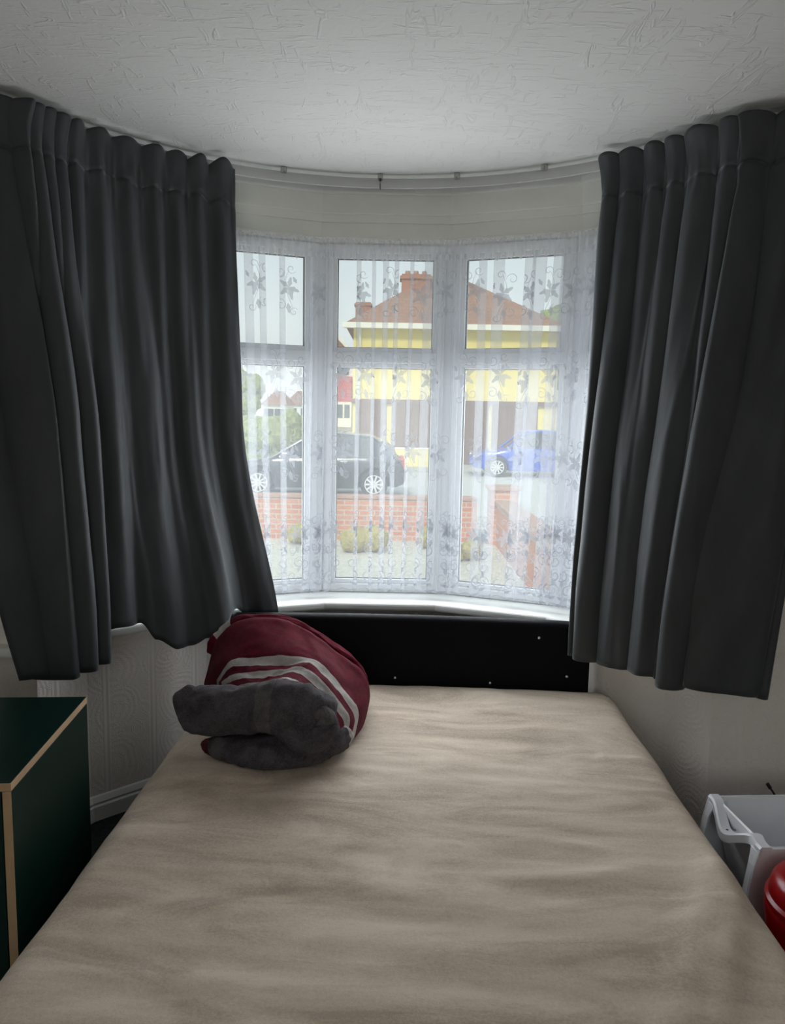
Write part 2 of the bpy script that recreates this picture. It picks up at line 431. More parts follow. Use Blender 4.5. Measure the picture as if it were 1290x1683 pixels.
for p in (-42, -19, -1.2, 13, 29, 52):
    x, y = rail_xy(p, 1.17)
    b = MB().box(-.010, .010, -.014, .010, 2.324, CEIL-.001).box(-.004, .004, -.020, -.008, 2.327, 2.341)
    o = b.build('bracket', M['metal'], rail, bevel=.002); o.location = (x-rail.location.x, y-rail.location.y, -rail.location.z); o.rotation_euler.z = R(-p)
x, y = rail_xy(-1.2, 1.156)
hk = MB().tube([(0, 0, 2.325), (0, -.004, 2.320), (0, -.005, 2.305), (0, -.002, 2.293), (0, .003, 2.291)], .002, 8).box(-.005, .005, -.006, .0, 2.319, 2.327)
o = hk.build('glider_hook', M['darkmetal'], rail, True); o.location = (x-rail.location.x, y-rail.location.y, -rail.location.z)

# ------------------------------------------------------------------ net curtain
def phi_of_px(px, r=1.30, py=650):
    lo, hi = -60, 60
    for _ in range(40):
        m = (lo+hi)/2; x, y = pol(m, r)
        v = Vector((x, y, 1.45 + (683-py)/FPX*y)) - CAM
        c = CM.transposed() @ v
        if 645 + FPX*c.x/(-c.z) < px: lo = m
        else: hi = m
    return lo
NZ0, NZ1 = .722, 2.080
folds = [(375,14),(410,14),(432,11),(463,10),(505,12),(522,18),(540,9),(587,7),(612,6),(631,9),(648,7),(672,6),(699,13),(716,9),(735,18),(754,14),(789,12),(813,17),(860,14),(878,18),(907,15),(920,12),(942,18),(958,16),(974,13),(1000,14)]
path = [(-54.0, 0.0)]; 
for px, wd in folds:
    c = phi_of_px(px); h = wd*.055
    path += [(c-h*1.6, .000), (c+h, .004), (c+h*1.05, .010), (c-h, .012), (c-h*1.05, .018), (c+h*1.3, .006)]
path.append((54.0, 0))
fine = []                                    # (phi, dr, arc length)
L = 0
for i in range(len(path)-1):
    (a, ra), (b, rb) = path[i], path[i+1]
    n = max(2, int(abs(b-a)/.45))
    for k in range(n):
        t = k/n; ph = a+(b-a)*t; dr = ra+(rb-ra)*t
        fine.append([ph, dr, L + R(abs(b-a))*1.3*t])
    L += R(abs(b-a))*1.3
fine.append([path[-1][0], 0, L])
def net_pos(l, z, off=0.0, idx=[0]):
    i = 0; j = len(fine)-1
    while j-i > 1:
        k = (i+j)//2
        if fine[k][2] <= l: i = k
        else: j = k
    a, b = fine[i], fine[j]; t = (l-a[2])/max(1e-6, b[2]-a[2]); t = max(0, min(1, t))
    return net_at(a[0]+(b[0]-a[0])*t, a[1]+(b[1]-a[1])*t, z, off, l)
def net_at(ph, dr, z, off, l):
    t = (NZ1 - z)/(NZ1-NZ0)                  # 0 at the top, 1 at the hem
    sway = .55*sin(l*3.1) + .5*sin(l*7.7+1)
    ph2 = ph + sway*(t-.35)*1.1 - (t-.4)*.9*max(0, ph)/30
    r = 1.300 - .028*t + .006*sin(l*46)*(.35+.65*t) + .004*N1(l*9, z*3) - dr*(.7+.7*t) - off
    return Vector((*pol(ph2, r), z))
def hem(l): return NZ0 + .007*abs(((l*16) % 1)-.5)*2 - .003
NROW = 44
nv, nf = [], []
for j in range(NROW+1):
    for ph, dr, l in fine:
        z = NZ1 + (hem(l)-NZ1)*j/NROW
        nv.append(net_at(ph, dr, z, 0, l))
n = len(fine)
for j in range(NROW):
    for i in range(n-1): nf.append((j*n+i, j*n+i+1, (j+1)*n+i+1, (j+1)*n+i))
nmi = [0]*len(nf)
# woven lace motifs, laid on the cloth in its own (length, height) coordinates
def ribbon(pts, wd):
    base = len(nv); m = len(pts)
    for i, (l, z) in enumerate(pts):
        a = pts[max(0, i-1)]; b = pts[min(m-1, i+1)]; dx, dz = b[0]-a[0], b[1]-a[1]; q = sqrt(dx*dx+dz*dz) or 1
        k = wd*(.5 + .5*sin(pi*min(1, (i+.6)/m*1.1)))
        for s in (-1, 1): nv.append(net_pos(l - s*dz/q*k, z + s*dx/q*k, .0018))
    for i in range(m-1): nf.append((base+2*i, base+2*i+1, base+2*i+3, base+2*i+2)); nmi.append(1)
def leaf(l, z, ang, ln, wd):
    base = len(nv); K = 7; ca, sa = cos(ang), sin(ang)
    for i in range(K+1):
        t = i/K; hw_ = .72*wd*(sin(pi*t)**.8)*(1.0-.35*t)*(1+.30*cos(t*15))
        for s in (-1, 0, 1):
            u, v = t*ln, s*hw_
            nv.append(net_pos(l + u*ca - v*sa, z + u*sa + v*ca, .0018))
    for i in range(K):
        for s in (0, 1):
            nf.append((base+3*i+s, base+3*i+s+1, base+3*i+s+4, base+3*i+s+3)); nmi.append(1)
def spiral(l, z, r0, turns, a0, d, wd=.0016):
    pts = []
    for i in range(22):
        t = i/21; r = r0*(1-.80*t); a = a0 + d*turns*2*pi*t
        pts.append((l + r*cos(a), z + r*sin(a)))
    ribbon(pts, wd)
def motif(l, z, s, mir):
    f = lambda x: l + mir*x*s
    for ang, ln, wd in ((100, .030, .010), (30, .034, .011), (-40, .036, .012), (200, .032, .011), (-105, .038, .012)):
        a = R(ang); a = a if mir > 0 else pi - a
        leaf(f(.0), z, a, ln*s, wd*s)
    leaf(f(.004), z-.045*s, R(-80), .030*s, .011*s); leaf(f(-.022), z+.012*s, R(120), .022*s, .008*s)
    spiral(f(.026), z+.040*s, .017*s, 1.2, pi, -mir); spiral(f(-.006), z+.052*s, .014*s, 1.1, -.5, mir)
    spiral(f(.024), z-.052*s, .017*s, 1.3, 2.2, mir); spiral(f(-.014), z-.070*s, .013*s, 1.2, .6, -mir)
    ribbon([(f(.0+.012*sin(t*5)), z + (.05-.13*t)*s) for t in [k/12 for k in range(13)]], .0013)
def l_of_px(px):
    ph = phi_of_px(px)
    for k in range(len(fine)-1):
        if fine[k][0] <= ph <= fine[k+1][0]: return fine[k][2]
    return 0
for z, cols in ((1.935, (371, 424, 476, 518, 592, 640, 690, 728, 784, 824, 868, 897, 932, 965)), (1.600, (395, 452, 492, 560, 604, 656, 708, 764, 828, 868, 908, 945, 975)), (1.290, (380, 434, 482, 530, 566, 640, 684, 722, 790, 862, 900, 936, 968))):
    for k, px in enumerate(cols):
        motif(l_of_px(px), z + .012*sin(px*.7), 1.35, 1 if k % 2 else -1)
l = .05; k = 0
while l < L-.05:                               # scrolling border above the hem
    mir = 1 if k % 2 else -1
    motif(l, .985 + .02*sin(l*4), 1.15, mir)
    for q in range(3):
        spiral(l + (.016 if q % 2 else -.016)*mir, .785 + .056*q, .026, 1.3, q*1.1, mir*(1 if q % 2 else -1), .0024)
    leaf(l + .012*mir, .80, R(80), .03, .010); leaf(l, .750, R(160), .028, .009); leaf(l, .750, R(20), .028, .009)
    l += .098; k += 1
ribbon([(l_, hem(l_)+.005) for l_ in [.01 + (L-.02)*i/700 for i in range(701)]], .0035)
net = thing('net_curtain', 'white lace net curtain with leaf scroll pattern gathered across the bay windows', 'net curtain', (BX, BY+1.29, SILL_Z))
o = mesh('lace_panel', [v - net.location for v in nv], nf, [M['net'], M['lace']], net, True, nmi)
# ruffled heading on the curtain wire
hv = []; HN = 900; HR = 7
for j in range(HR+1):
    t = j/HR
    for i in range(HN+1):
        ph = -54 + 108*i/HN; l = ph*.9
        ruf = .008*sin(i*.55 + .8*sin(i*.07)) + .006*N1(i*.31, 0, 2)
        z = 2.133 - .075*t + (.010*N1(i*.12, 5, 0) + .004*sin(i*.9))*(1 if j in (0, HR) else .2)
        pinch = .4 + .6*abs(t-.45)*1.8
        hv.append(Vector((*pol(ph, 1.296 - ruf*pinch - .006*t), z)) - net.location)
hf = [(j*(HN+1)+i, j*(HN+1)+i+1, (j+1)*(HN+1)+i+1, (j+1)*(HN+1)+i) for j in range(HR) for i in range(HN)]
mesh('gathered_heading', hv, hf, M['nettop'], net, True)
MB().tube([Vector((*pol(-54+108*i/60, 1.308), 2.097)) - net.location for i in range(61)], .003, 6).build('curtain_wire', M['upvc'], net, True)

# ------------------------------------------------------------------ charcoal curtains
def p_of(px, z, r):
    """rail angle whose point at height z and radius r is seen at photo column px"""
    lo, hi = -100, 100
    for _ in range(44):
        m = (lo+hi)/2; v = Vector((*rail_xy(m, r), z)) - CAM
        c = CM.transposed() @ v
        if 645 + FPX*c.x/(-c.z) < px: lo = m
        else: hi = m
    return lo
def lin(x, xs, ys):
    for i in range(len(xs)-1):
        if x <= xs[i+1] or i == len(xs)-2: return ys[i] + (ys[i+1]-ys[i])*(x-xs[i])/(xs[i+1]-xs[i])
HEAD_Z = 2.325
def drape(label, us, top_px, bot_px, hem_z, fold, rmean, ease, ncol, seed):
    """us: knots across the cloth with their photo columns at head and hem; fold(u,t) -> (phase, depth, overlap)"""
    pt = [p_of(q, 2.30, 1.125) for q in top_px]; pb = [p_of(q, .66, 1.05) for q in bot_px]
    root = thing('curtain', label, 'curtain', (*rail_xy(lin(.5, us, pt), 1.14), HEAD_Z), 0, 'charcoal curtains hung from the bay rail')
    NR = 84; rows = []
    for j in range(NR+1):
        t = (j/NR)**1.15; row = []
        for i in range(ncol+1):
            u = i/ncol
            comps = fold(u, t)
            hp = fold(u, 0)[0][0]                                # phase of the hooks along the heading
            rnd = N1(math.floor(hp/(2*pi)+.5)*1.73, seed, .5)               # every pleat differs a little
            top = HEAD_Z - (.017+.010*rnd)*(.5-.5*cos(hp)) + .005*N1(u*30, seed)
            z = top + (hem_z(u)-top)*t
            p = lin(u, us, pt); p += (lin(u, us, pb)-p)*ease(u, t)
            head = max(0, 1 - t/.060); below = sm((t-.02)/.16)
            wander = 1.1*N1(u*5, t*1.6, seed)*sm(t*2)
            fa = 0; fs_ = 0
            for ph, A, ov in comps:
                fa += A*(1.75*((1+cos(ph + wander))/2)**2.3 - .62); fs_ += ov*A*sin(ph + wander)
            r = rmean(u, t) - fa*(.30+.70*below) - .024*head*head*(.5+.5*cos(hp))*(1+.9*rnd) - .006*head
            r += .006*N1(u*11, t*4, seed+9)*sm(t*3) + .0022*N1(u*45, t*10, seed+4)*sm(t*4)
            r += .008*N1(u*52, t*22, seed+2)*max(0, 1-abs(t-.08)/.07)      # puckers where the tape gathers the cloth
            p += fs_*50*(.4+.6*below+.6*head)
            row.append(Vector((*rail_xy(p, r), z)) - root.location)
        rows.append(row)
    jh = 9
    whole = MB().ring(rows, False, False); wm = bpy.data.meshes.new('whole'); wm.from_pydata([tuple(v) for v in whole.v], [], whole.f); wm.update()
    nrm = [tuple(v.normal) for v in wm.vertices]; wd = ncol+1
    for j0, j1, nm in ((jh, NR+1, 'drape'), (0, jh+1, 'pleated_heading')):
        mb = MB(); mb.ring(rows[j0:j1], False, False)
        o = mesh(nm, mb.v, mb.f, M['curtain'], root, True)
        o.data.normals_split_custom_set_from_vertices(nrm[j0*wd:j1*wd])     # shade across the tape line without a break
        md = o.modifiers.new('cloth', 'SOLIDIFY'); md.thickness = .004; md.offset = 0
    return root
US = .42
def L_fold(u, t):
    if u < US:
        w_ = u/US; k = sm((t-.05)/.5)
        return [(2*pi*6.5*w_ + .6*sin(w_*9), .020*(1-.85*k), 1.0), (2*pi*(3.1*w_ - .03), (.034 + .008*t)*k, .75)]
    v = (u-US)/(1-US); k = sm((t-.06)/.45)
    e = 1 - .6*sm((t-.15)/.5)*sm((v-.60)/.3)
    return [(2*pi*6.5 + 2*pi*7.0*v + .8*sin(v*9), .012*(1-.62*k), .6), (2*pi*(4.2*v) + 1.1*sin(v*5) + .8, .0095*k*(1+.5*t)*e, .4)]
def L_r(u, t):
    base = 1.135 - .058*sm(t)
    if u < US: return base - .035*sm(t*1.7)*sm((u/US-.15)/.5)
    v = (u-US)/(1-US)
    base -= .035*sm(t*1.7)*(1-sm(v/.06))                                   # the bunch stands forward of the flat part
    base -= (.036*sm((v-.22)/.1)*(1-sm((v-.68)/.12)) + .042*math.exp(-((v-.63)/.09)**2))*sm((t-.66)/.34)              # belly over the sill edge
    base += .040*sm((t-.50)/.45)*sm((v-.70)/.12)                           # inner edge hangs behind the headboard
    return base
def L_hem(u):
    if u < US: return interp(u/US, [0, .25, .7, 1], [.632, .618, .630, .640])
    v = (u-US)/(1-US)
    return interp(v, [0, .05, .16, .25, .33, .42, .50, .58, .66, .715, .76, .83, 1], [.64, .712, .725, .722, .660, .616, .616, .640, .668, .722, .718, .682, .672])
def L_ease(u, t):
    v = max(0, (u-US)/(1-US))
    late = sm((t-.52)/.56)*.86/.965 + .12*t
    return t + (late-t)*sm(v*1.4)
drape('charcoal velvet curtain left of the window, its hem caught up on the sill', [0, US, US+.035, 1], [-75, 112, 124, 388], [34, 163, 178, 466], L_hem, L_fold, L_r, L_ease, 420, 3)

def R_fold(u, t):
    k = sm((t-.05)/.6)
    return [(2*pi*(9.5*u) + 1.3*sin(u*7) + .8*sin(u*19) + 2.9, .019*(1-.72*k)*(1+.35*sin(u*15+.5)), 1.0),
            (2*pi*(5.2*u) + .9*sin(u*9) + 2.2, .024*k*(1+.25*sin(u*11)), .8)]
def R_r(u, t): return 1.130 - .088*sm(t*1.1) + .010*sin(u*9)*t - .012*sm(t)*(1-sm(u/.2))
def R_hem(u): return interp(u, [0, .22, .30, .55, .72, .8, 1], [.610, .604, .612, .622, .610, .630, .618])
drape('charcoal velvet curtain right of the window, pleated and hanging straight over the headboard end', [0, 1], [990, 1400], [932, 1268], R_hem, R_fold, R_r, lambda u, t: t + (sm(t)*.5+.5*t*t-t)*.7*u, 400, 8)

# ------------------------------------------------------------------ bed
BED_YAW = R(-1.8)
bed = thing('bed', 'black divan bed base with a black faux leather headboard under the bay window', 'bed', (.060, 1.83, 0), BED_YAW)
def rbox(hx, y0, y1, z0, z1, r):  # rounded box, grid-free
    return MB().box(-hx, hx, y0, y1, z0, z1)
HW = .728
rbox(HW-.012, -.94, .925, .05, .254, .02).build('divan_base', M['divan'], bed, bevel=.02, seg=3)
for sx in (-1, 1):
    for sy in (-.86, .84):
        o = MB().lathe([(.022, 0), (.025, .012), (.018, .03), (.018, .055)], 14).build('castor', M['black'], bed, True); o.location = (sx*(HW-.09), sy, 0)
hb_z = .715
hbm = MB()
hx0, hx1 = -.735, .640
# upholstered panel with slightly bowed top and rounded front edge
rows = []
for k in range(41):
    x = hx0 + (hx1-hx0)*k/40
    top = hb_z - .010*((x+.04)/.68)**2
    rows.append([(x, .930, .12), (x, .930, top-.020), (x, .936, top-.007), (x, .948, top), (x, .972, top), (x, .978, top-.006), (x, .978, .12)])
hb = MB().ring(rows, True, True).build('headboard', M['leather'], bed, True)
for px, py in ((649, 1115), (805, 1122), (885, 1047), (480, 1110), (930, 1110)):
    p = at(px, py, 2.755); lp = bed.matrix_basis.inverted() @ p if False else (Matrix.Translation(bed.location) @ Matrix.Rotation(BED_YAW, 4, 'Z')).inverted() @ p
    st = MB().lathe([(.0005, .007), (.004, .006), (.0065, .003), (.007, 0)], 14, Matrix.Translation((lp.x, .930, lp.z)) @ Matrix.Rotation(R(90), 4, 'X')).build('stud', M['chrome'], hb, True)
for x in (-.42, .42):
    MB().box(x-.025, x+.025, .925, .975, .02, .14).build('headboard_strut', M['black'], bed, bevel=.003)

mat_root = thing('mattress', 'double mattress in a crumpled beige fleece fitted sheet', 'mattress', (.060, 1.83, .255), BED_YAW)
MT = .474 - .255
nx, ny = 130, 170
def sheet_top(x, y):
    """height of the sheet over the mattress base plane, local coordinates"""
    ex = min(1, (HW - abs(x))/.075); ey = min(1, (.925 - y)/.07, (y+.94)/.07)
    e = max(0, min(1, ex)); e2 = max(0, min(1, ey))
    rnd = (1-sqrt(max(0, 1-(1-e)**2)))*.060 + (1-sqrt(max(0, 1-(1-e2)**2)))*.040
    w_ = .0085*N1(x*1.5+3, y*5.5, 1) + .0085*N1(x*2.2 + y*2, y*11, 5) + .0040*N1(x*4+y*3, y*22, 8) + .0012*N1(x*14, y*24, 18)
    rid = abs(N1(x*2.2+7+.5*y, y*6.0, 21)); w_ += .007*max(0, .25-rid)/.25*max(0, N1(x*2.1, y*2.4, 40)+.25)
    # slanting creases towards the near right corner
    q = (x-.50) - .55*(y+.55); w_ += .020*math.exp(-((q)/.05)**2)*sm((.15-y)/.4)*sm((x-.30)/.25)
    q2 = (x-.60) - .5*(y+.48); w_ += .016*math.exp(-((q2)/.035)**2)*sm((.1-y)/.4)*sm((x-.40)/.2)
    # small pulls near the far right edge
    w_ += .004*math.exp(-((x-.56-.3*(y-.36))/.018)**2 - ((y-.36)/.06)**2) - .004*math.exp(-((x-.535-.3*(y-.35))/.015)**2 - ((y-.35)/.05)**2)
    sag = -.010*math.exp(-(x/.35)**2 - ((y+.2)/.6)**2)
    return MT - rnd + w_*min(1, e*1.2) + sag
vs, fs = [], []
for j in range(ny+1):
    ty = j/ny; y = -.94 + 1.865*ty
    for i in range(nx+1):
        tx = i/nx; x = -HW + 2*HW*tx
        d = abs(2*tx-1); x = (1 if x > 0 else -1)*HW*(1-(1-d)**1.15) if True else x
        bul = .012*N1(y*4, 2 if x > 0 else 7)
        cpy = max(0, (y-.845)/.08); x *= 1 - .055*max(0, cpy)**2.2
        xx = x + (bul*sm((d-.9)/.1))*(1 if x > 0 else -1)
        vs.append((xx, y, sheet_top(x, y)))
W = nx+1
for j in range(ny):
    for i in range(nx): fs.append((j*W+i, j*W+i+1, (j+1)*W+i+1, (j+1)*W+i))
# sides: border ring pulled down and tucked under
border = [i for i in range(W)] + [j*W+nx for j in range(1, ny+1)] + [ny*W+i for i in range(nx-1, -1, -1)] + [j*W for j in range(ny-1, 0, -1)]
prev = border
for lev, (zz, inset) in enumerate(((.13, -.006), (.08, -.008), (.03, -.002), (.002, .010), (.002, .07))):
    cur = []
    for k, b in enumerate(border):
        x, y, z = vs[b]; cx, cy = 0, 0
        f = .004*N1(k*.35, lev*.7, 3)
        vs.append((x*(1-(inset+f)/HW), (y)*(1-(inset+f)/.94), zz)); cur.append(len(vs)-1)
    for k in range(len(border)):
        q = (k+1) % len(border); fs.append((prev[k], cur[k], cur[q], prev[q]))
    prev = cur
o = mesh('fitted_sheet', vs, fs, M['sheet'], mat_root, True); fix(o)
MB().box(-HW+.04, HW-.04, -.90, .885, .004, .12).build('mattress_body', M['white'], mat_root, bevel=.03)

# ------------------------------------------------------------------ blanket bundle
def bp(cx, cy, Y): return at(270 + cx*.28682, 980 + cy*.28682, Y*.985)
blk = thing('blanket', 'bundled maroon fleece blanket with pale stripes and grey rolled fold on the bed', 'blanket', tuple(bp(640, 860, 2.30).xy) + (.474,))
rowsC = [
 [(225,540,2.66),(300,360,2.66),(440,240,2.66),(680,230,2.66),(800,280,2.65),(1000,400,2.63),(1120,470,2.58),(1165,560,2.52),(1160,640,2.46)],
 [(228,480,2.60),(298,262,2.60),(440,142,2.58),(680,137,2.57),(805,192,2.55),(1000,332,2.51),(1127,422,2.47),(1178,545,2.42),(1160,672,2.37)],
 [(240,480,2.56),(310,300,2.54),(455,178,2.52),(680,180,2.51),(830,230,2.49),(1000,362,2.45),(1115,465,2.41),(1165,590,2.37),(1145,720,2.32)],
 [(262,480,2.50),(335,345,2.47),(490,262,2.45),(690,262,2.43),(860,305,2.41),(995,420,2.37),(1085,525,2.34),(1140,640,2.31),(1118,770,2.27)],
 [(300,480,2.45),(380,376,2.42),(520,346,2.39),(680,344,2.37),(862,368,2.35),(962,450,2.32),(1048,560,2.29),(1112,655,2.27),(1095,790,2.23)],
 [(312,488,2.42),(386,406,2.39),(530,398,2.36),(700,394,2.34),(838,386,2.32),(932,468,2.29),(1022,578,2.26),(1090,690,2.24),(1070,812,2.20)],
 [(328,494,2.39),(400,440,2.36),(540,434,2.33),(690,424,2.31),(792,402,2.29),(902,486,2.26),(992,592,2.23),(1062,700,2.21),(1040,820,2.18)],
 [(340,504,2.36),(420,480,2.33),(550,466,2.30),(650,452,2.29),(742,432,2.27),(866,520,2.23),(962,622,2.20),(1030,722,2.18),(1010,842,2.15)],
 [(350,530,2.33),(430,510,2.30),(560,490,2.27),(640,470,2.25),(712,462,2.23),(834,542,2.19),(926,642,2.16),(990,740,2.14),(980,852,2.12)],
 [(360,560,2.31),(440,540,2.28),(560,520,2.26),(640,492,2.23),(702,480,2.21),(806,560,2.17),(896,660,2.14),(950,750,2.12),(945,862,2.10)],
 [(370,620,2.30),(450,610,2.28),(570,590,2.26),(650,560,2.24),(720,545,2.21),(800,620,2.18),(870,700,2.16),(915,770,2.14),(915,872,2.12)],
]
NC = 60
rowsP = [spline([bp(*c) for c in r], NC) for r in rowsC]
SUB = 6; allr = []; rmi = []
stripe = {0: 0, 1: 0, 2: 0, 3: 0, 4: 1, 5: 0, 6: 1, 7: 0, 8: 1, 9: 2}
cols = list(zip(*rowsP))
nR = (len(rowsP)-1)*SUB + 1
dense = [spline(list(c), nR) for c in cols]
rows = [[dense[i][j].copy() for i in range(NC)] for j in range(nR)]
for j in range(nR):
    for i in range(NC):
        p = rows[j][i]
        k = .010*N1(i*.13, j*.10, 2) + .005*N1(i*.35, j*.12, 6) + .0025*N1(i*.7, j*.5, 12)
        rows[j][i] = p + Vector((0, -.35, .9))*k
        rows[j][i].z = max(rows[j][i].z, .479)
# side skirts so the heap reaches the bed
skl = [[Vector((r[0].x+.01, r[0].y+.01, .477)) for r in [row]][0] for row in rows]
for j in range(nR):
    a, b = rows[j][0], rows[j][-1]
    rows[j] = [Vector((a.x+.015, a.y, .477)), a + (Vector((a.x+.005, a.y, .477))-a)*.5] + rows[j] + [b + (Vector((b.x-.01, b.y, .477))-b)*.5, Vector((b.x-.02, b.y, .477))]
    rows[j][2:-2] = rows[j][2:-2]
rows.insert(0, [Vector((p.x, p.y+.02, .477)) for p in rows[0]])
mb = MB(); n = len(rows[0])
for j in range(len(rows)-1):
    seg = min(9, max(0, (j-1)//SUB)); mb.k = stripe[seg]
    mb.ring([[p - blk.location for p in rows[j]], [p - blk.location for p in rows[j+1]]], False)
o = mesh('striped_drape', mb.v, mb.f, [M['red'], M['cream'], M['midgrey']], blk, False, mb.mi)
bm = bmesh.new(); bm.from_mesh(o.data); bmesh.ops.remove_doubles(bm, verts=bm.verts, dist=1e-5); bmesh.ops.recalc_face_normals(bm, faces=bm.faces); bm.to_mesh(o.data); bm.free()
for p in o.data.polygons: p.use_smooth = True
md = o.modifiers.new('thick', 'SOLIDIFY'); md.thickness = .012; md.offset = -1

def sausage(ctrl, n, name, mi_fn, mats, lump=.006, seed=0, twist=0):
    """soft rolled cloth: ctrl = (cx, cy, Y, radius across, radius up)"""
    P = spline([bp(c[0], c[1], c[2]) for c in ctrl], n); RA = spline([c[3] for c in ctrl], n); RB = spline([c[4] for c in ctrl], n)
    K = 44; rows = []
    for i in range(n):
        t = (P[min(i+1, n-1)] - P[max(0, i-1)]).normalized(); a = t.cross(Vector((0,0,1))).normalized(); b = a.cross(t)
        row = []
        for k in range(K):
            an = 2*pi*k/K
            lp = lump*(N1(i*.16, k*.16, seed) + .55*N1(i*.4, k*.42 if k < K/2 else (K-k)*.42, seed+4))
            lp = lump*(N1(i*.12, 1.6*cos(an)+seed, 1.6*sin(an)) + .5*N1(i*.3, 3.5*cos(an)+seed, 3.5*sin(an)))
            ra, rb = RA[i]+lp, RB[i]+lp
            p = P[i] + a*ra*cos(an) + b*rb*sin(an)
            p.z = max(p.z, .477); row.append(p - blk.location)
        rows.append(row)
    mb = MB()
    for i in range(n-1):
        for k in range(K):
            mb.k = mi_fn(i/(n-1), k/K)
            q = (k+1) % K; mb.add([rows[i][k], rows[i][q], rows[i+1][q], rows[i+1][k]], [(0, 1, 2, 3)])
    mb.k = mi_fn(0, 0); mb.add(rows[0], [tuple(range(K))]); mb.k = mi_fn(1, 0); mb.add(rows[-1], [tuple(range(K))])
    o = mesh(name, mb.v, mb.f, mats, blk, False, mb.mi)
    bm = bmesh.new(); bm.from_mesh(o.data); bmesh.ops.remove_doubles(bm, verts=bm.verts, dist=1e-5); bmesh.ops.recalc_face_normals(bm, faces=bm.faces); bm.to_mesh(o.data); bm.free()
    for p in o.data.polygons: p.use_smooth = True
    return o
GM = [M['grey'], M['midgrey'], M['red'], M['cream']]
o = sausage([(84,650,2.20,.004,.008),(96,648,2.20,.030,.046),(150,642,2.19,.052,.066),(260,648,2.17,.062,.070),(420,650,2.15,.066,.068),(560,640,2.13,.072,.070),(680,640,2.12,.080,.078),(790,680,2.11,.086,.086),(880,710,2.11,.072,.078),(940,740,2.11,.040,.050),(958,750,2.11,.008,.010)], 90, 'rolled_fold', lambda t, k: 1 if .50 < t < .57 else 0, GM, .013, 3)
o['label'] = 'grey rolled fold'
# curl where the roll turns in on itself
sausage([(690,752,2.07,.004,.004),(715,795,2.058,.022,.018),(780,838,2.048,.032,.026),(862,826,2.04,.038,.034),(918,765,2.045,.036,.034),(915,700,2.055,.030,.030),(870,660,2.065,.024,.024),(810,668,2.07,.017,.017),(778,700,2.072,.005,.005)], 60, 'curled_corner', lambda t, k: 1 if .55 < t < .70 else 0, GM, .007, 11)
sausage([(262,822,2.17,.01,.008),(330,858,2.15,.045,.034),(470,885,2.125,.062,.044),(640,890,2.10,.068,.046),(800,880,2.11,.062,.042),(930,840,2.14,.050,.036),(1030,800,2.18,.032,.032),(1062,780,2.20,.006,.006)], 80, 'tucked_fold', lambda t, k: (3 if .84 < t < .93 else (2 if .93 <= t else (1 if .10 < t < .2 else 0))), GM, .009, 7)
sausage([(228,838,2.23,.006,.006),(258,862,2.21,.034,.028),(330,892,2.16,.040,.028),(400,918,2.12,.030,.022),(440,930,2.12,.006,.006)], 40, 'turned_under_edge', lambda t, k: 2, GM, .004, 15)
sausage([(262,330,2.62,.008,.010),(300,270,2.63,.022,.030),(360,225,2.64,.026,.038),(440,160,2.63,.026,.030),(560,150,2.62,.024,.024),(690,150,2.61,.024,.022),(800,196,2.60,.024,.022),(920,270,2.58,.024,.022),(1040,360,2.55,.022,.022),(1120,440,2.52,.018,.020),(1160,510,2.49,.006,.008)], 90, 'back_fold', lambda t, k: 3 if .12 < t < .26 else 0, [M['red'], M['red'], M['red'], M['cream']], .006, 19)

# ------------------------------------------------------------------ green cabinet
CBX, CBY0, CBY1, CBH = -.751, 1.408, 1.876, .722
cab = thing('cabinet', 'dark green cabinet with pale birch edges standing left of the bed', 'cabinet', (-1.06, 1.642, 0), R(4.3))
cl = cab.location; cw = .66
xr = CBX - cl.x; xl = xr - cw; y0 = CBY0 - cl.y; y1 = CBY1 - cl.y
def panel(nm, a, mface, edge=None):
    x0, x1, ya, yb, z0, z1 = a
    return MB().box(x0, x1, ya, yb, z0, z1).build(nm, mface, cab, bevel=.0008)
T = .017
panel('top_panel', (xl, xr-.0015, y0+.0015, y1, CBH-T, CBH), M['green'])
panel('top_edge_band', (xr-.0014, xr, y0, y1, CBH-T+.0003, CBH-.0003), M['birch'])
MB().box(xl, xr-.0014, y0, y0+.0014, CBH-T+.0003, CBH-.0003).build('top_edge_band', M['birch'], cab)
for xa, nm in ((xr-T, 'side_panel'), (xl, 'side_panel')):
    sp_ = panel(nm, (xa, xa+T-.0005, y0+.0015, y1, .0, CBH-T-.0005), M['green'])
    MB().box(xa, xa+T-.0005, y0, y0+.0014, .0, CBH-T-.0005).build('edge_band', M['birch'], sp_)
panel('back_panel', (xl+T, xr-T, y1-.008, y1-.001, .06, CBH-T), M['green'])
panel('bottom_panel', (xl+T, xr-T, y0+.02, y1-.01, .06, .078), M['green'])
panel('plinth', (xl+T, xr-T, y0+.04, y0+.056, 0, .06), M['inside'])
for k, xa in enumerate((xl+T+.002, (xl+xr)/2+.0015)):
    d = panel('door', (xa, xa+(cw-2*T)/2-.0055, y0+.004, y0+.020, .064, CBH-T-.004), M['inside'])
    xh = xa + ((cw-2*T)/2-.045 if k == 0 else .035)
    MB().tube([(xh, y0+.004, .52), (xh, y0-.020, .522), (xh, y0-.020, .618), (xh, y0+.004, .62)], .005, 10).build('handle', M['metal'], d, True)

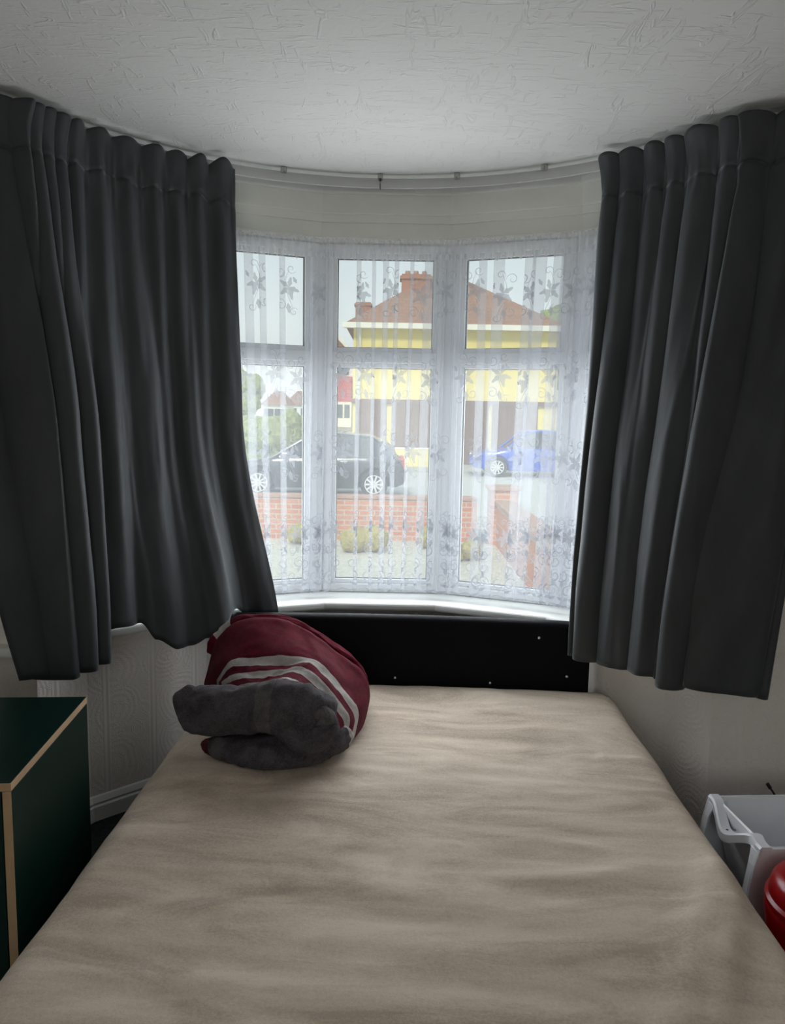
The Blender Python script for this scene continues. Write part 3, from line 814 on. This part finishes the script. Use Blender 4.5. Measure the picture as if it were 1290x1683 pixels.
# ------------------------------------------------------------------ white basket, red tub, cable
bx = thing('storage_basket', 'white plastic storage basket with wavy handle rims between bed and wall', 'basket', (1.195, 2.005, 0), R(4))
ZR = .372
def rrect(hx, hy, r, z, n=6):
    pts = []
    for cx, cy, a0 in ((hx-r, hy-r, 0), (-hx+r, hy-r, 90), (-hx+r, -hy+r, 180), (hx-r, -hy+r, 270)):
        for k in range(n+1):
            a = R(a0 + 90*k/n); pts.append(Vector((cx + r*cos(a), cy + r*sin(a), z)))
    return pts
def wave(y):
    """dip of the short-end rims"""
    return .042*sm(1-abs((y-.018)/.105))
def dip(p, z0): return Vector((p.x, p.y, z0 - wave(p.y)*sm((abs(p.x)-.16)/.05)))
bl = MB()
rim_o = [dip(p, ZR-.004) for p in rrect(.236, .133, .02, ZR)]; rim_i = [dip(p, ZR) for p in rrect(.232, .129, .02, ZR)]
in_t = [dip(p, ZR-.006) for p in rrect(.224, .123, .02, ZR)]
low = [Vector((p.x, p.y, p.z-.03)) for p in rrect(.232, .130, .02, ZR-.05)]
bl.ring([rrect(.170, .100, .03, .060), rrect(.178, .106, .03, .066), low, rim_o, rim_i, in_t, rrect(.172, .102, .027, .070)], True, True)
bl.build('basin', M['whiteplastic'], bx, True)
for sx in (-1, 1):
    hd = MB(); rows = []
    for k in range(41):
        y = -.140 + .280*k/40; wv = wave(y)/.042
        zz = ZR + .003 - wave(y); xo = .256 + .018*wv - .010*sm(1-abs((y+.07)/.05))
        rows.append([Vector((sx*(xo+dx), y, zz+dz)) for dx, dz in ((-.032, -.004), (-.029, .0015), (-.004, .0015), (.001, -.004), (.001, -.026), (-.003, -.026), (-.005, -.006), (-.030, -.008))])
    hb_ = hd.ring(rows, True, True).build('rim_handle', M['whiteplastic'], bx, True)
    for dx in (-.020, .004):
        hole = MB().lathe([(.0001, .0008), (.0035, .0008), (.004, 0)], 12).build('rivet_hole', M['black'], hb_, True)
        hole.location = (sx*(.254+dx), .020, ZR - .0378)
for sy in (-1, 1):
    # long side: a solid skirt spreading towards the floor, its ends turned in as legs
    pts = [(-.256, ZR), (.256, ZR), (.268, ZR-.05), (.315, .0), (.262, .0), (.235, .09), (-.235, .09), (-.262, .0), (-.315, .0), (-.268, ZR-.05)]
    MB().extr(pts, lambda p, y: Vector((p[0], y, p[1])), sy*.1335, sy*.1400).build('side_skirt', M['whiteplastic'], bx, bevel=.002)
    for sx in (-1, 1):
        lg = MB(); rows = []
        for z, xo, wd in ((ZR-.012, .258, .034), (ZR-.05, .268, .024), (.20, .2865, .022), (.0, .315, .024)):
            rows.append([Vector((sx*xo, sy*.1334, z)), Vector((sx*xo, sy*(.1334-wd), z)), Vector((sx*(xo-.005), sy*(.1334-wd), z)), Vector((sx*(xo-.005), sy*.1334, z))])
        lg.ring(rows, True, True).build('leg', M['whiteplastic'], bx, bevel=.0015)
tl = at(1262, 1470, 1.685); tt_ = at(1288, 1418, 1.72); tg = at(1260, 1500, 1.66)
tub = thing('tub', 'glossy red plastic tub with a domed lid in front of the white basket', 'tub', (tl.x+.160, 1.692, 0))
zt_, zg_ = tt_.z-.028, tg.z-.012
MB().lathe([(.118, 0), (.126, .004), (.138, zg_-.10), (.147, zg_-.018), (.146, zg_-.008), (.141, zg_-.002)], 48).build('bucket', M['redplastic'], tub, True)
MB().lathe([(.141, zg_-.002), (.148, zg_+.002), (.147, zg_+.012), (.140, zg_+.018), (.139, zt_-.04), (.134, zt_-.022), (.122, zt_-.008), (.10, zt_), (.04, zt_+.001), (.001, zt_+.001)], 48).build('lid', M['redplastic'], tub, True)
cbp = [at(1266, 1296, 2.33), at(1271, 1303, 2.325), at(1279, 1320, 2.32), at(1283, 1350, 2.31)]
cbp += [Vector((cbp[-1].x+.01, 2.31, .25)), Vector((cbp[-1].x+.015, 2.32, .10)), Vector((cbp[-1].x+.03, 2.31, .005)), Vector((cbp[-1].x+.2, 2.28, .004))]
cb = thing('cable', 'thin black cable end sticking up behind the white basket', 'cable', (cbp[-2].x, 2.31, 0))
MB().tube([p - cb.location for p in spline(cbp, 50)], .0032, 8).build('lead', M['black'], cb, True)
d0 = (cbp[0]-cbp[1]).normalized()
MB().tube([cbp[0]-cb.location, cbp[0]+d0*.016-cb.location + Vector((0,0,.002))], .0055, 10).build('plug_tip', M['black'], cb, True)

# ------------------------------------------------------------------ outdoors
GZ = -.42
M['gravel'] = plain('pale_gravel', (.56, .54, .46), .95, .1, .35, 30, .5, 80)
M['asphalt'] = plain('light_asphalt', (.50, .50, .46), .9, .2, .12, 3)
M['paving'] = plain('concrete_paving', (.44, .43, .38), .9, .2, .1, 2)
M['brick'] = brick_mat('orange_brick', (.50, .155, .065), (.60, .24, .11), (.50, .42, .34))
M['brickside'] = brick_mat('orange_brick_side', (.50, .155, .065), (.60, .24, .11), (.50, .42, .34), rot=(R(90), 0, R(90)))
M['coping'] = plain('brick_coping', (.40, .24, .17), .9, .2, .2, 9)
M['yellow'] = plain('yellow_render', (.78, .66, .25), .9, .2, .05, 1.5)
M['rooftile'] = brick_mat('roof_tiles', (.30, .165, .11), (.36, .20, .13), (.20, .11, .08), bw=.3, bh=.16)
M['redtile'] = brick_mat('red_hung_tiles', (.55, .06, .045), (.46, .05, .04), (.30, .04, .03), bw=.25, bh=.14)
M['chimney'] = brick_mat('chimney_brick', (.42, .17, .09), (.34, .13, .07), (.3, .2, .14))
M['brown'] = plain('brown_garage', (.17, .095, .062), .6, .4, .12, 3)
M['gutter'] = plain('cream_fascia', (.80, .78, .66), .5, .4, .03)
M['whitewall'] = plain('white_render', (.76, .75, .70), .85, .2, .04)
M['darkglass'] = mat('dark_pane', (.05, .06, .07), .08, .6)
M['foliage'] = plain('leaves', (.24, .28, .08), .9, .1, .5, 7, .6, 9)
M['foliage2'] = plain('pale_leaves', (.26, .30, .12), .9, .1, .45, 5, .6, 9)
M['bark'] = plain('bark', (.12, .09, .06), .9, .1, .2)
M['shrub'] = plain('dry_shrub', (.36, .30, .08), .9, .1, .4, 20, .6, 30)
struct(MB().box(-60, 60, 3.45, 140, GZ-.25, GZ-.06).build('ground', M['paving']))
struct(MB().box(-6, 1.72, 3.46, 11.4, GZ-.06, GZ).build('front_garden', M['gravel']))
struct(MB().box(-40, 40, 11.75, 14.2, GZ-.06, GZ+.0).build('pavement', M['paving']))
struct(MB().box(-40, 40, 14.3, 25.8, GZ-.059, GZ-.02).build('road', M['asphalt']))
struct(MB().box(-40, 40, 14.2, 14.3, GZ-.06, GZ+.03).build('kerb', M['paving'], bevel=.02))
struct(MB().box(-40, 40, 25.85, 29.8, GZ-.059, GZ).build('forecourt', M['paving']))
gw = thing('garden_wall', 'low orange brick wall across the front garden outside the window', 'garden wall', (-1.5, 11.5, GZ))
MB().box(-4.5, 2.75, -.11, .11, 0, .62).build('brickwork', M['brick'], gw)
MB().box(-4.5, 2.75, -.14, .14, .62, .67).build('coping', M['coping'], gw, bevel=.012)
sw = thing('side_wall', 'sloping-topped orange brick side wall ending in a pillar right of the garden', 'garden wall', (1.62, 8.3, GZ))
MB().box(-.11, .11, -3.4, 2.85, 0, .60).build('brickwork', M['brickside'], sw)
MB().box(-.15, .15, -3.4, 2.85, .60, .66).build('coping', M['coping'], sw, bevel=.012)
MB().box(-.20, .20, 2.85, 3.25, 0, .80).build('pillar', M['brick'], sw)
MB().box(-.24, .24, 2.81, 3.29, .80, .86).build('pillar_cap', M['coping'], sw, bevel=.015)
def foliage_ball(mb, c, r, sz=1.0, seed=0, sub=3):
    bm = bmesh.new(); bmesh.ops.create_icosphere(bm, subdivisions=sub, radius=1)
    base = len(mb.v); vs = []
    for v in bm.verts:
        p = v.co.copy(); k = 1 + .22*N1(p.x*2.2+seed, p.y*2.2, p.z*2.2) + .20*N1(p.x*5+seed, p.y*5, p.z*5) + .14*N1(p.x*13+seed, p.y*13, p.z*13)
        vs.append((c[0]+p.x*r*k, c[1]+p.y*r*k, c[2]+p.z*r*sz*k))
    fs = [tuple(v.index for v in f.verts) for f in bm.faces]; bm.free(); mb.add(vs, fs)
for k, (x, y, h) in enumerate(((-2.2, 10.6, .34), (-1.2, 10.9, .28), (-.35, 10.5, .36), (.5, 10.8, .30), (.95, 9.9, .26))):
    sh = thing('shrub', ['dry yellowish shrub at the far left foot of the garden wall', 'small dry shrub second from left below the garden wall', 'rounded dry shrub in the middle of the garden wall', 'low dry shrub right of centre before the garden wall', 'small dry shrub nearest the side wall pillar'][k], 'shrub', (x, y, GZ), 0, 'dry shrubs along the garden wall')
    mb = MB()
    for q in range(4): foliage_ball(mb, (random.uniform(-.2, .2), random.uniform(-.12, .12), h*.45+random.uniform(-.02, .06)), h*.5, 1, k*5+q, 2)
    mb.build('foliage', M['shrub'], sh)

def make_car(name, label, paint, loc, face, length=4.1, height=1.46, width=1.74, hatch=.5):
    root = thing(name, label, 'car', loc, 0 if face > 0 else pi, 'cars parked across the road')
    hl = length/2; w2 = width/2
    # stations: x, half width, sill z, belt z
    st = [(-hl, .62, .42, .60), (-hl+.06, .72, .30, .78), (-hl+.25, .80, .24, .90), (-hl+.9, .865, .20, .93), (-.4, .87, .20, .92), (.5, .87, .20, .90), (hl-1.25, .865, .20, .88), (hl-.6, .83, .22, .80), (hl-.15, .74, .28, .66), (hl, .60, .40, .54)]
    xs = [s[0] for s in st]; mb = MB(); rows = []
    wheels = (-hl+.72, hl-.82)
    for i in range(64):
        x = -hl + length*i/63
        hw_ = interp(x, xs, [s[1] for s in st])*w2/.87; zb = interp(x, xs, [s[2] for s in st]); zt = interp(x, xs, [s[3] for s in st])
        arch = 0
        for wx in wheels:
            if abs(x-wx) < .36: arch = max(arch, .31 + sqrt(max(0, .36**2-(x-wx)**2)))
        zs = max(zb, arch)
        half = [(hw_*.55, zb), (hw_*.93, min(zs, zt-.1)), (hw_, min(zt-.08, max(zs+.03, zb+(zt-zb)*.45))), (hw_*.985, zt-.06), (hw_*.93, zt), (hw_*.5, zt+.025)]
        rows.append([Vector((x, y, z)) for y, z in half] + [Vector((x, -y, z)) for y, z in half[::-1]])
    mb.ring(rows, True, True); mb.build('body', paint, root, True)
    # glasshouse: lower outline at belt, upper at roof
    cabs = [(-hl+.10, .86), (-hl+.42, 1.22), (-hl+.85, height-.06), (-.35, height-.005), (.25, height-.03), (hl-1.75, 1.24), (hl-1.10, .90)]
    def cab_rows(xr0, xr1, inset_top, z0fn, n=30):
        rows = []
        for i in range(n):
            x = xr0 + (xr1-xr0)*i/(n-1)
            zt = interp(x, [c[0] for c in cabs], [c[1] for c in cabs])
            zb = z0fn(x)
            k = (zt-.88)/(height-.88)
            rows.append((x, zb, zt, w2*.93, w2*(.93-.17*max(0, k))))
        return rows
    rows = []
    for x, zb, zt, wa, wb in cab_rows(-hl+.10, hl-1.10, 0, lambda x: .86):
        rows.append([Vector((x, wa, zb)), Vector((x, wb, zt-.045)), Vector((x, wb*.9, zt-.02)), Vector((x, -wb*.9, zt-.02)), Vector((x, -wb, zt-.045)), Vector((x, -wa, zb))])
    MB().ring(rows, True, True).build('glasshouse', M['darkglass'], root, True)
    rows = []
    for x, zb, zt, wa, wb in cab_rows(-hl+.55, hl-1.72, 0, lambda x: .86):
        rows.append([Vector((x, wb+.012, zt-.085)), Vector((x, wb+.008, zt-.03)), Vector((x, wb*.88, zt)), Vector((x, -wb*.88, zt)), Vector((x, -wb-.008, zt-.03)), Vector((x, -wb-.012, zt-.085)), Vector((x, -wb*.9, zt-.05)), Vector((x, wb*.9, zt-.05))])
    MB().ring(rows, True, True).build('roof', paint, root, True)
    for s in (-1, 1):
        for (xa, xb) in ((-hl+.52, -hl+.20), (-.12, -.10), (hl-1.78, hl-1.12)):
            za = interp(xa, [c[0] for c in cabs], [c[1] for c in cabs])-.05; kb = (za-.88)/(height-.88)
            MB().tube([(xa, s*w2*(.935-.17*max(0, kb)), za), (xb, s*w2*.935, .87)], .035, 8).build('window_pillar', paint if xa != -.12 else M['black'], root, True)
        MB().box(hl-1.5, hl-1.36, s*w2*1.0 - .03, s*w2*1.0+.10 if s > 0 else s*w2*1.0-.10+.0, .88, 1.0).build('wing_mirror', paint, root, bevel=.02) if s > 0 else MB().box(hl-1.5, hl-1.36, -w2-.10, -w2+.03, .88, 1.0).build('wing_mirror', paint, root, bevel=.02)
        MB().box(hl-.20, hl-.10, s*.60-.10, s*.60+.10, .58, .68).build('headlight', M['gutter'], root, bevel=.02)
        MB().box(-hl+.04, -hl+.14, s*.62-.09, s*.62+.09, .66, .90).build('tail_light', M['redtile'], root, bevel=.02)
        for xa in (-.75, .22):
            MB().box(xa, xa+.16, s*(w2)-.012, s*w2+.012, .80, .825).build('door_handle', M['metal'], root, bevel=.004)
        for wx in wheels:
            Mx = Matrix.Translation((wx, s*(w2-.10), .31)) @ Matrix.Rotation(R(90), 4, 'X')
            ty = MB().lathe([(.20, -.10), (.29, -.10), (.31, -.07), (.31, .07), (.29, .10), (.20, .09)], 32, Mx).build('wheel', M['black'], root, True)
            rm = MB().lathe([(.03, -.108*s*s), (.205, -.104), (.205, -.08), (.03, -.08)], 28, Mx) if False else MB()
            yy = s*(w2-.10) + s*.102
            for k in range(10):
                a = 2*pi*k/10; Mr = Matrix.Translation((wx, yy, .31)) @ Matrix.Rotation(a, 4, 'Y')
                rm.box(.02, .205, -.012, .012, -.020, .020, Mr)
            rm.lathe([(.19, -.013), (.212, -.013), (.212, .013), (.19, .013), (.19, -.013)], 28, Matrix.Translation((wx, yy, .31)) @ Matrix.Rotation(R(90), 4, 'X'), False)
            rm.lathe([(.001, -.016), (.05, -.016), (.05, .016), (.001, .016)], 16, Matrix.Translation((wx, yy, .31)) @ Matrix.Rotation(R(90), 4, 'X'))
            rm.build('alloy_rim', M['chromepaint'], ty)
    return root
M['chromepaint'] = mat('alloy_paint', (.72, .72, .72), .35, .5, .2)
M['carblack'] = mat('black_car_paint', (.025, .028, .034), .15, .6, 0, coat=.8)
M['carblue'] = mat('blue_car_paint', (.02, .085, .52), .2, .6, 0, coat=.6)
pa = at(614, 800, 18.3)
make_car('car', 'black hatchback parked outside beyond the brick garden wall', M['carblack'], (pa.x - 1.33, 18.3, GZ-.02), -1, 4.15, 1.48)
pb = at(805, 772, 25.2)
make_car('car', 'bright blue hatchback parked before the yellow house', M['carblue'], (pb.x + 1.30, 25.0, GZ-.02), -1, 4.05, 1.50)

# yellow house with hipped roof over the garages
hs = thing('house', 'yellow rendered house with hipped brown roof and garage doors across the road', 'house', (2.35, 30.0, GZ))
Hx0, Hx1 = -3.95, 3.85; HE = 5.22
MB().box(Hx0, Hx1, 0, 8.5, 0, HE).build('walls', M['yellow'], hs)
rf = MB(); o_ = .35
A = [(Hx0-o_, -o_, HE), (Hx1+o_, -o_, HE), (Hx1+o_, 8.5+o_, HE), (Hx0-o_, 8.5+o_, HE), (-1.15, 4.2, HE+2.42), (.55, 4.2, HE+2.42)]
rf.add(A, [(0, 1, 5, 4), (1, 2, 5), (2, 3, 4, 5), (3, 0, 4), (0, 3, 2, 1)]); rf.build('roof', M['rooftile'], hs)
MB().box(Hx0-o_-.05, Hx1+o_+.05, -o_-.10, -o_, HE-.16, HE+.04).box(Hx0-o_, Hx1+o_, -o_, 0, HE-.14, HE-.10).build('gutter', M['gutter'], hs)
MB().tube([(Hx0+.25, -.08, HE-.12), (Hx0+.25, -.08, 2.4)], .05, 8).build('downpipe', M['gutter'], hs)
ch = MB().box(-2.15, -.95, 3.0, 3.8, HE+.6, HE+2.42).box(-2.22, -.88, 2.93, 3.87, HE+2.22, HE+2.34).build('chimney', M['chimney'], hs)
for dx in (-1.9, -1.55, -1.2): MB().lathe([(.10, HE+2.42), (.12, HE+2.45), (.10, HE+2.60)], 10, Matrix.Translation((dx, 3.4, 0))).build('chimney_pot', M['coping'], ch, True)
ch = MB().box(-3.95, -3.35, 1.2, 2.0, HE-.2, HE+1.0).box(-4.0, -3.3, 1.15, 2.05, HE+.86, HE+.94).build('chimney', M['chimney'], hs)
MB().box(Hx0-.05, Hx1+.05, -.10, 0, 2.26, 2.44).build('garage_fascia', M['brown'], hs)
for k, (xa, xb) in enumerate(((Hx0+.12, -2.65), (-2.45, -.75), (-.55, 1.25), (1.40, 3.15))):
    gd = MB().box(xa, xb, -.05, 0, 0, 2.28).build('garage_door', M['brown'], hs)
    gm = MB()
    for q in range(1, 9): gm.box(xa + (xb-xa)*q/9-.012, xa+(xb-xa)*q/9+.012, -.065, -.05, .05, 2.24)
    gm.build('door_ribs', M['brown'], gd)
for xa, xb in ((-2.1, -.9), (1.2, 2.4)):
    wn = MB().box(xa-.06, xb+.06, -.06, 0, 3.2, 4.5).build('upper_window', M['gutter'], hs) if False else None
lwall = thing('boundary_wall', 'low yellow wall in front of the yellow house garages', 'wall', (.15, 28.2, GZ))
MB().box(-.75, 1.35, -.1, .1, 0, .62).build('render', M['yellow'], lwall)
MB().box(-.78, 1.38, -.13, .13, .62, .68).build('coping', M['gutter'], lwall, bevel=.015)

# neighbour with red tile-hung bay, seen at the left of the yellow house
nb = thing('house', 'white gabled house with red tile-hung bay left of the yellow house', 'house', (-2.85, 39.2, GZ))
MB().box(-1.0, .95, 0, 6, 0, 4.4).build('walls', M['whitewall'], nb)
MB().add([(-1.2, -.25, 4.35), (1.1, -.25, 4.35), (-.05, -.25, 5.55), (-1.2, 6.2, 4.35), (1.1, 6.2, 4.35), (-.05, 6.2, 5.55)], [(0,1,2), (3,5,4), (0,2,5,3), (1,4,5,2), (0,3,4,1)]).build('roof', M['rooftile'], nb)
MB().add([(-1.25, -.32, 4.25), (-.05, -.32, 5.55), (1.15, -.32, 4.25), (1.15, -.32, 4.48), (-.05, -.32, 5.78), (-1.25, -.32, 4.48)] + [(-1.25, -.25, 4.25), (-.05, -.25, 5.55), (1.15, -.25, 4.25), (1.15, -.25, 4.48), (-.05, -.25, 5.78), (-1.25, -.25, 4.48)],
 [(0,1,4,5), (1,2,3,4), (6,11,10,7), (7,10,9,8), (0,5,11,6), (5,4,10,11), (4,3,9,10), (3,2,8,9), (2,1,7,8), (1,0,6,7)]).build('bargeboard', M['gutter'], nb)
bb = MB().box(-.75, .72, -.55, 0, 2.45, 3.68).build('tiled_bay', M['redtile'], nb)
MB().box(-.75, .72, -.52, 0, 1.2, 2.45).build('bay_front', M['gutter'], nb)
for k in range(4): MB().box(-.66+.345*k, -.40+.345*k, -.545, -.52, 1.65, 2.30).build('pane', M['darkglass'], nb)
MB().box(-.55, .55, -.05, 0, 3.78, 4.25).build('gable_window', M['darkglass'], nb)

# far houses, hedge and trees
for k, (px0, px1, Y, label) in enumerate(((433, 468, 80, 'far away house with reddish roof seen in the left window'), (470, 512, 92, 'pale far house behind the hedge in the left window'))):
    a = at(px0, 665, Y); b = at(px1, 665, Y); cxm = (a.x+b.x)/2; hwid = (b.x-a.x)/2
    fh = thing('house', label, 'house', (cxm, Y, GZ))
    ez = a.z-GZ; rz_ = at(px0, 641, Y).z-GZ
    MB().box(-hwid, hwid, 0, 7, 0, ez).build('walls', M['whitewall'] if k else M['gutter'], fh)
    MB().add([(-hwid-.3, -.3, ez), (hwid+.3, -.3, ez), (hwid+.3, 7.3, ez), (-hwid-.3, 7.3, ez), (-hwid*.4, 3.5, rz_), (hwid*.4, 3.5, rz_)], [(0,1,5,4), (1,2,5), (2,3,4,5), (3,0,4), (0,3,2,1)]).build('roof', M['rooftile'], fh)
    for q in (-.5, .5): MB().box(q*hwid-.5, q*hwid+.5, -.06, 0, ez-1.5, ez-.4).build('window', M['darkglass'], fh)
a = at(918, 664, 46)
fh = thing('house', 'grey roofed house right of the yellow house', 'house', (a.x+1.6, 46, GZ))
ez = a.z - GZ; MB().box(-2.2, 3, 0, 6, 0, ez).build('walls', M['whitewall'], fh)
MB().add([(-2.5, -.3, ez), (3.3, -.3, ez), (3.3, 6.3, ez), (-2.5, 6.3, ez), (-.9, 3, ez+.9), (1.6, 3, ez+.9)], [(0,1,5,4), (1,2,5), (2,3,4,5), (3,0,4), (0,3,2,1)]).build('roof', M['asphalt'], fh)
MB().box(-1.5, -.5, -.06, 0, ez-1.4, ez-.4).build('window', M['darkglass'], fh)
def tree(px, ytop, Y, r, label, m, seed):
    top = at(px, ytop, Y); t = thing('tree', label, 'tree', (top.x, Y, GZ))
    h = top.z - GZ; mb = MB(); rnd = random.Random(seed)
    for q in range(9):
        foliage_ball(mb, (rnd.uniform(-.6, .6)*r, rnd.uniform(-.5, .5)*r, h - r*.9 + rnd.uniform(-.8, .35)*r), r*rnd.uniform(.4, .62), 1, seed+q, 3)
    mb.build('crown', m, t)
    MB().tube([(0, 0, 0), (.05, 0, h*.35), (0, 0, h-r)], [.16, .13, .08], 8).build('trunk', M['bark'], t, True)
tree(404, 605, 41, 1.1, 'leafy tree by the curtain edge in the left window', M['foliage'], 3)
tree(428, 690, 26, .8, 'low round tree behind the black car in the left window', M['foliage2'], 21)
tree(478, 668, 48, 1.3, 'round tree in front of the far houses in the left window', M['foliage'], 11)
tree(944, 500, 60, 3.2, 'tall pale tree right of the yellow house', M['foliage2'], 31)
hd = thing('hedge', 'long green hedge beyond the black car in the left window', 'hedge', (-6.4, 35, GZ))
mb = MB()
for q in range(13): foliage_ball(mb, (-3.6 + .38*q, random.uniform(-.1, .1), .85), .75, 1.15, q, 2)
mb.build('foliage', M['foliage2'], hd)
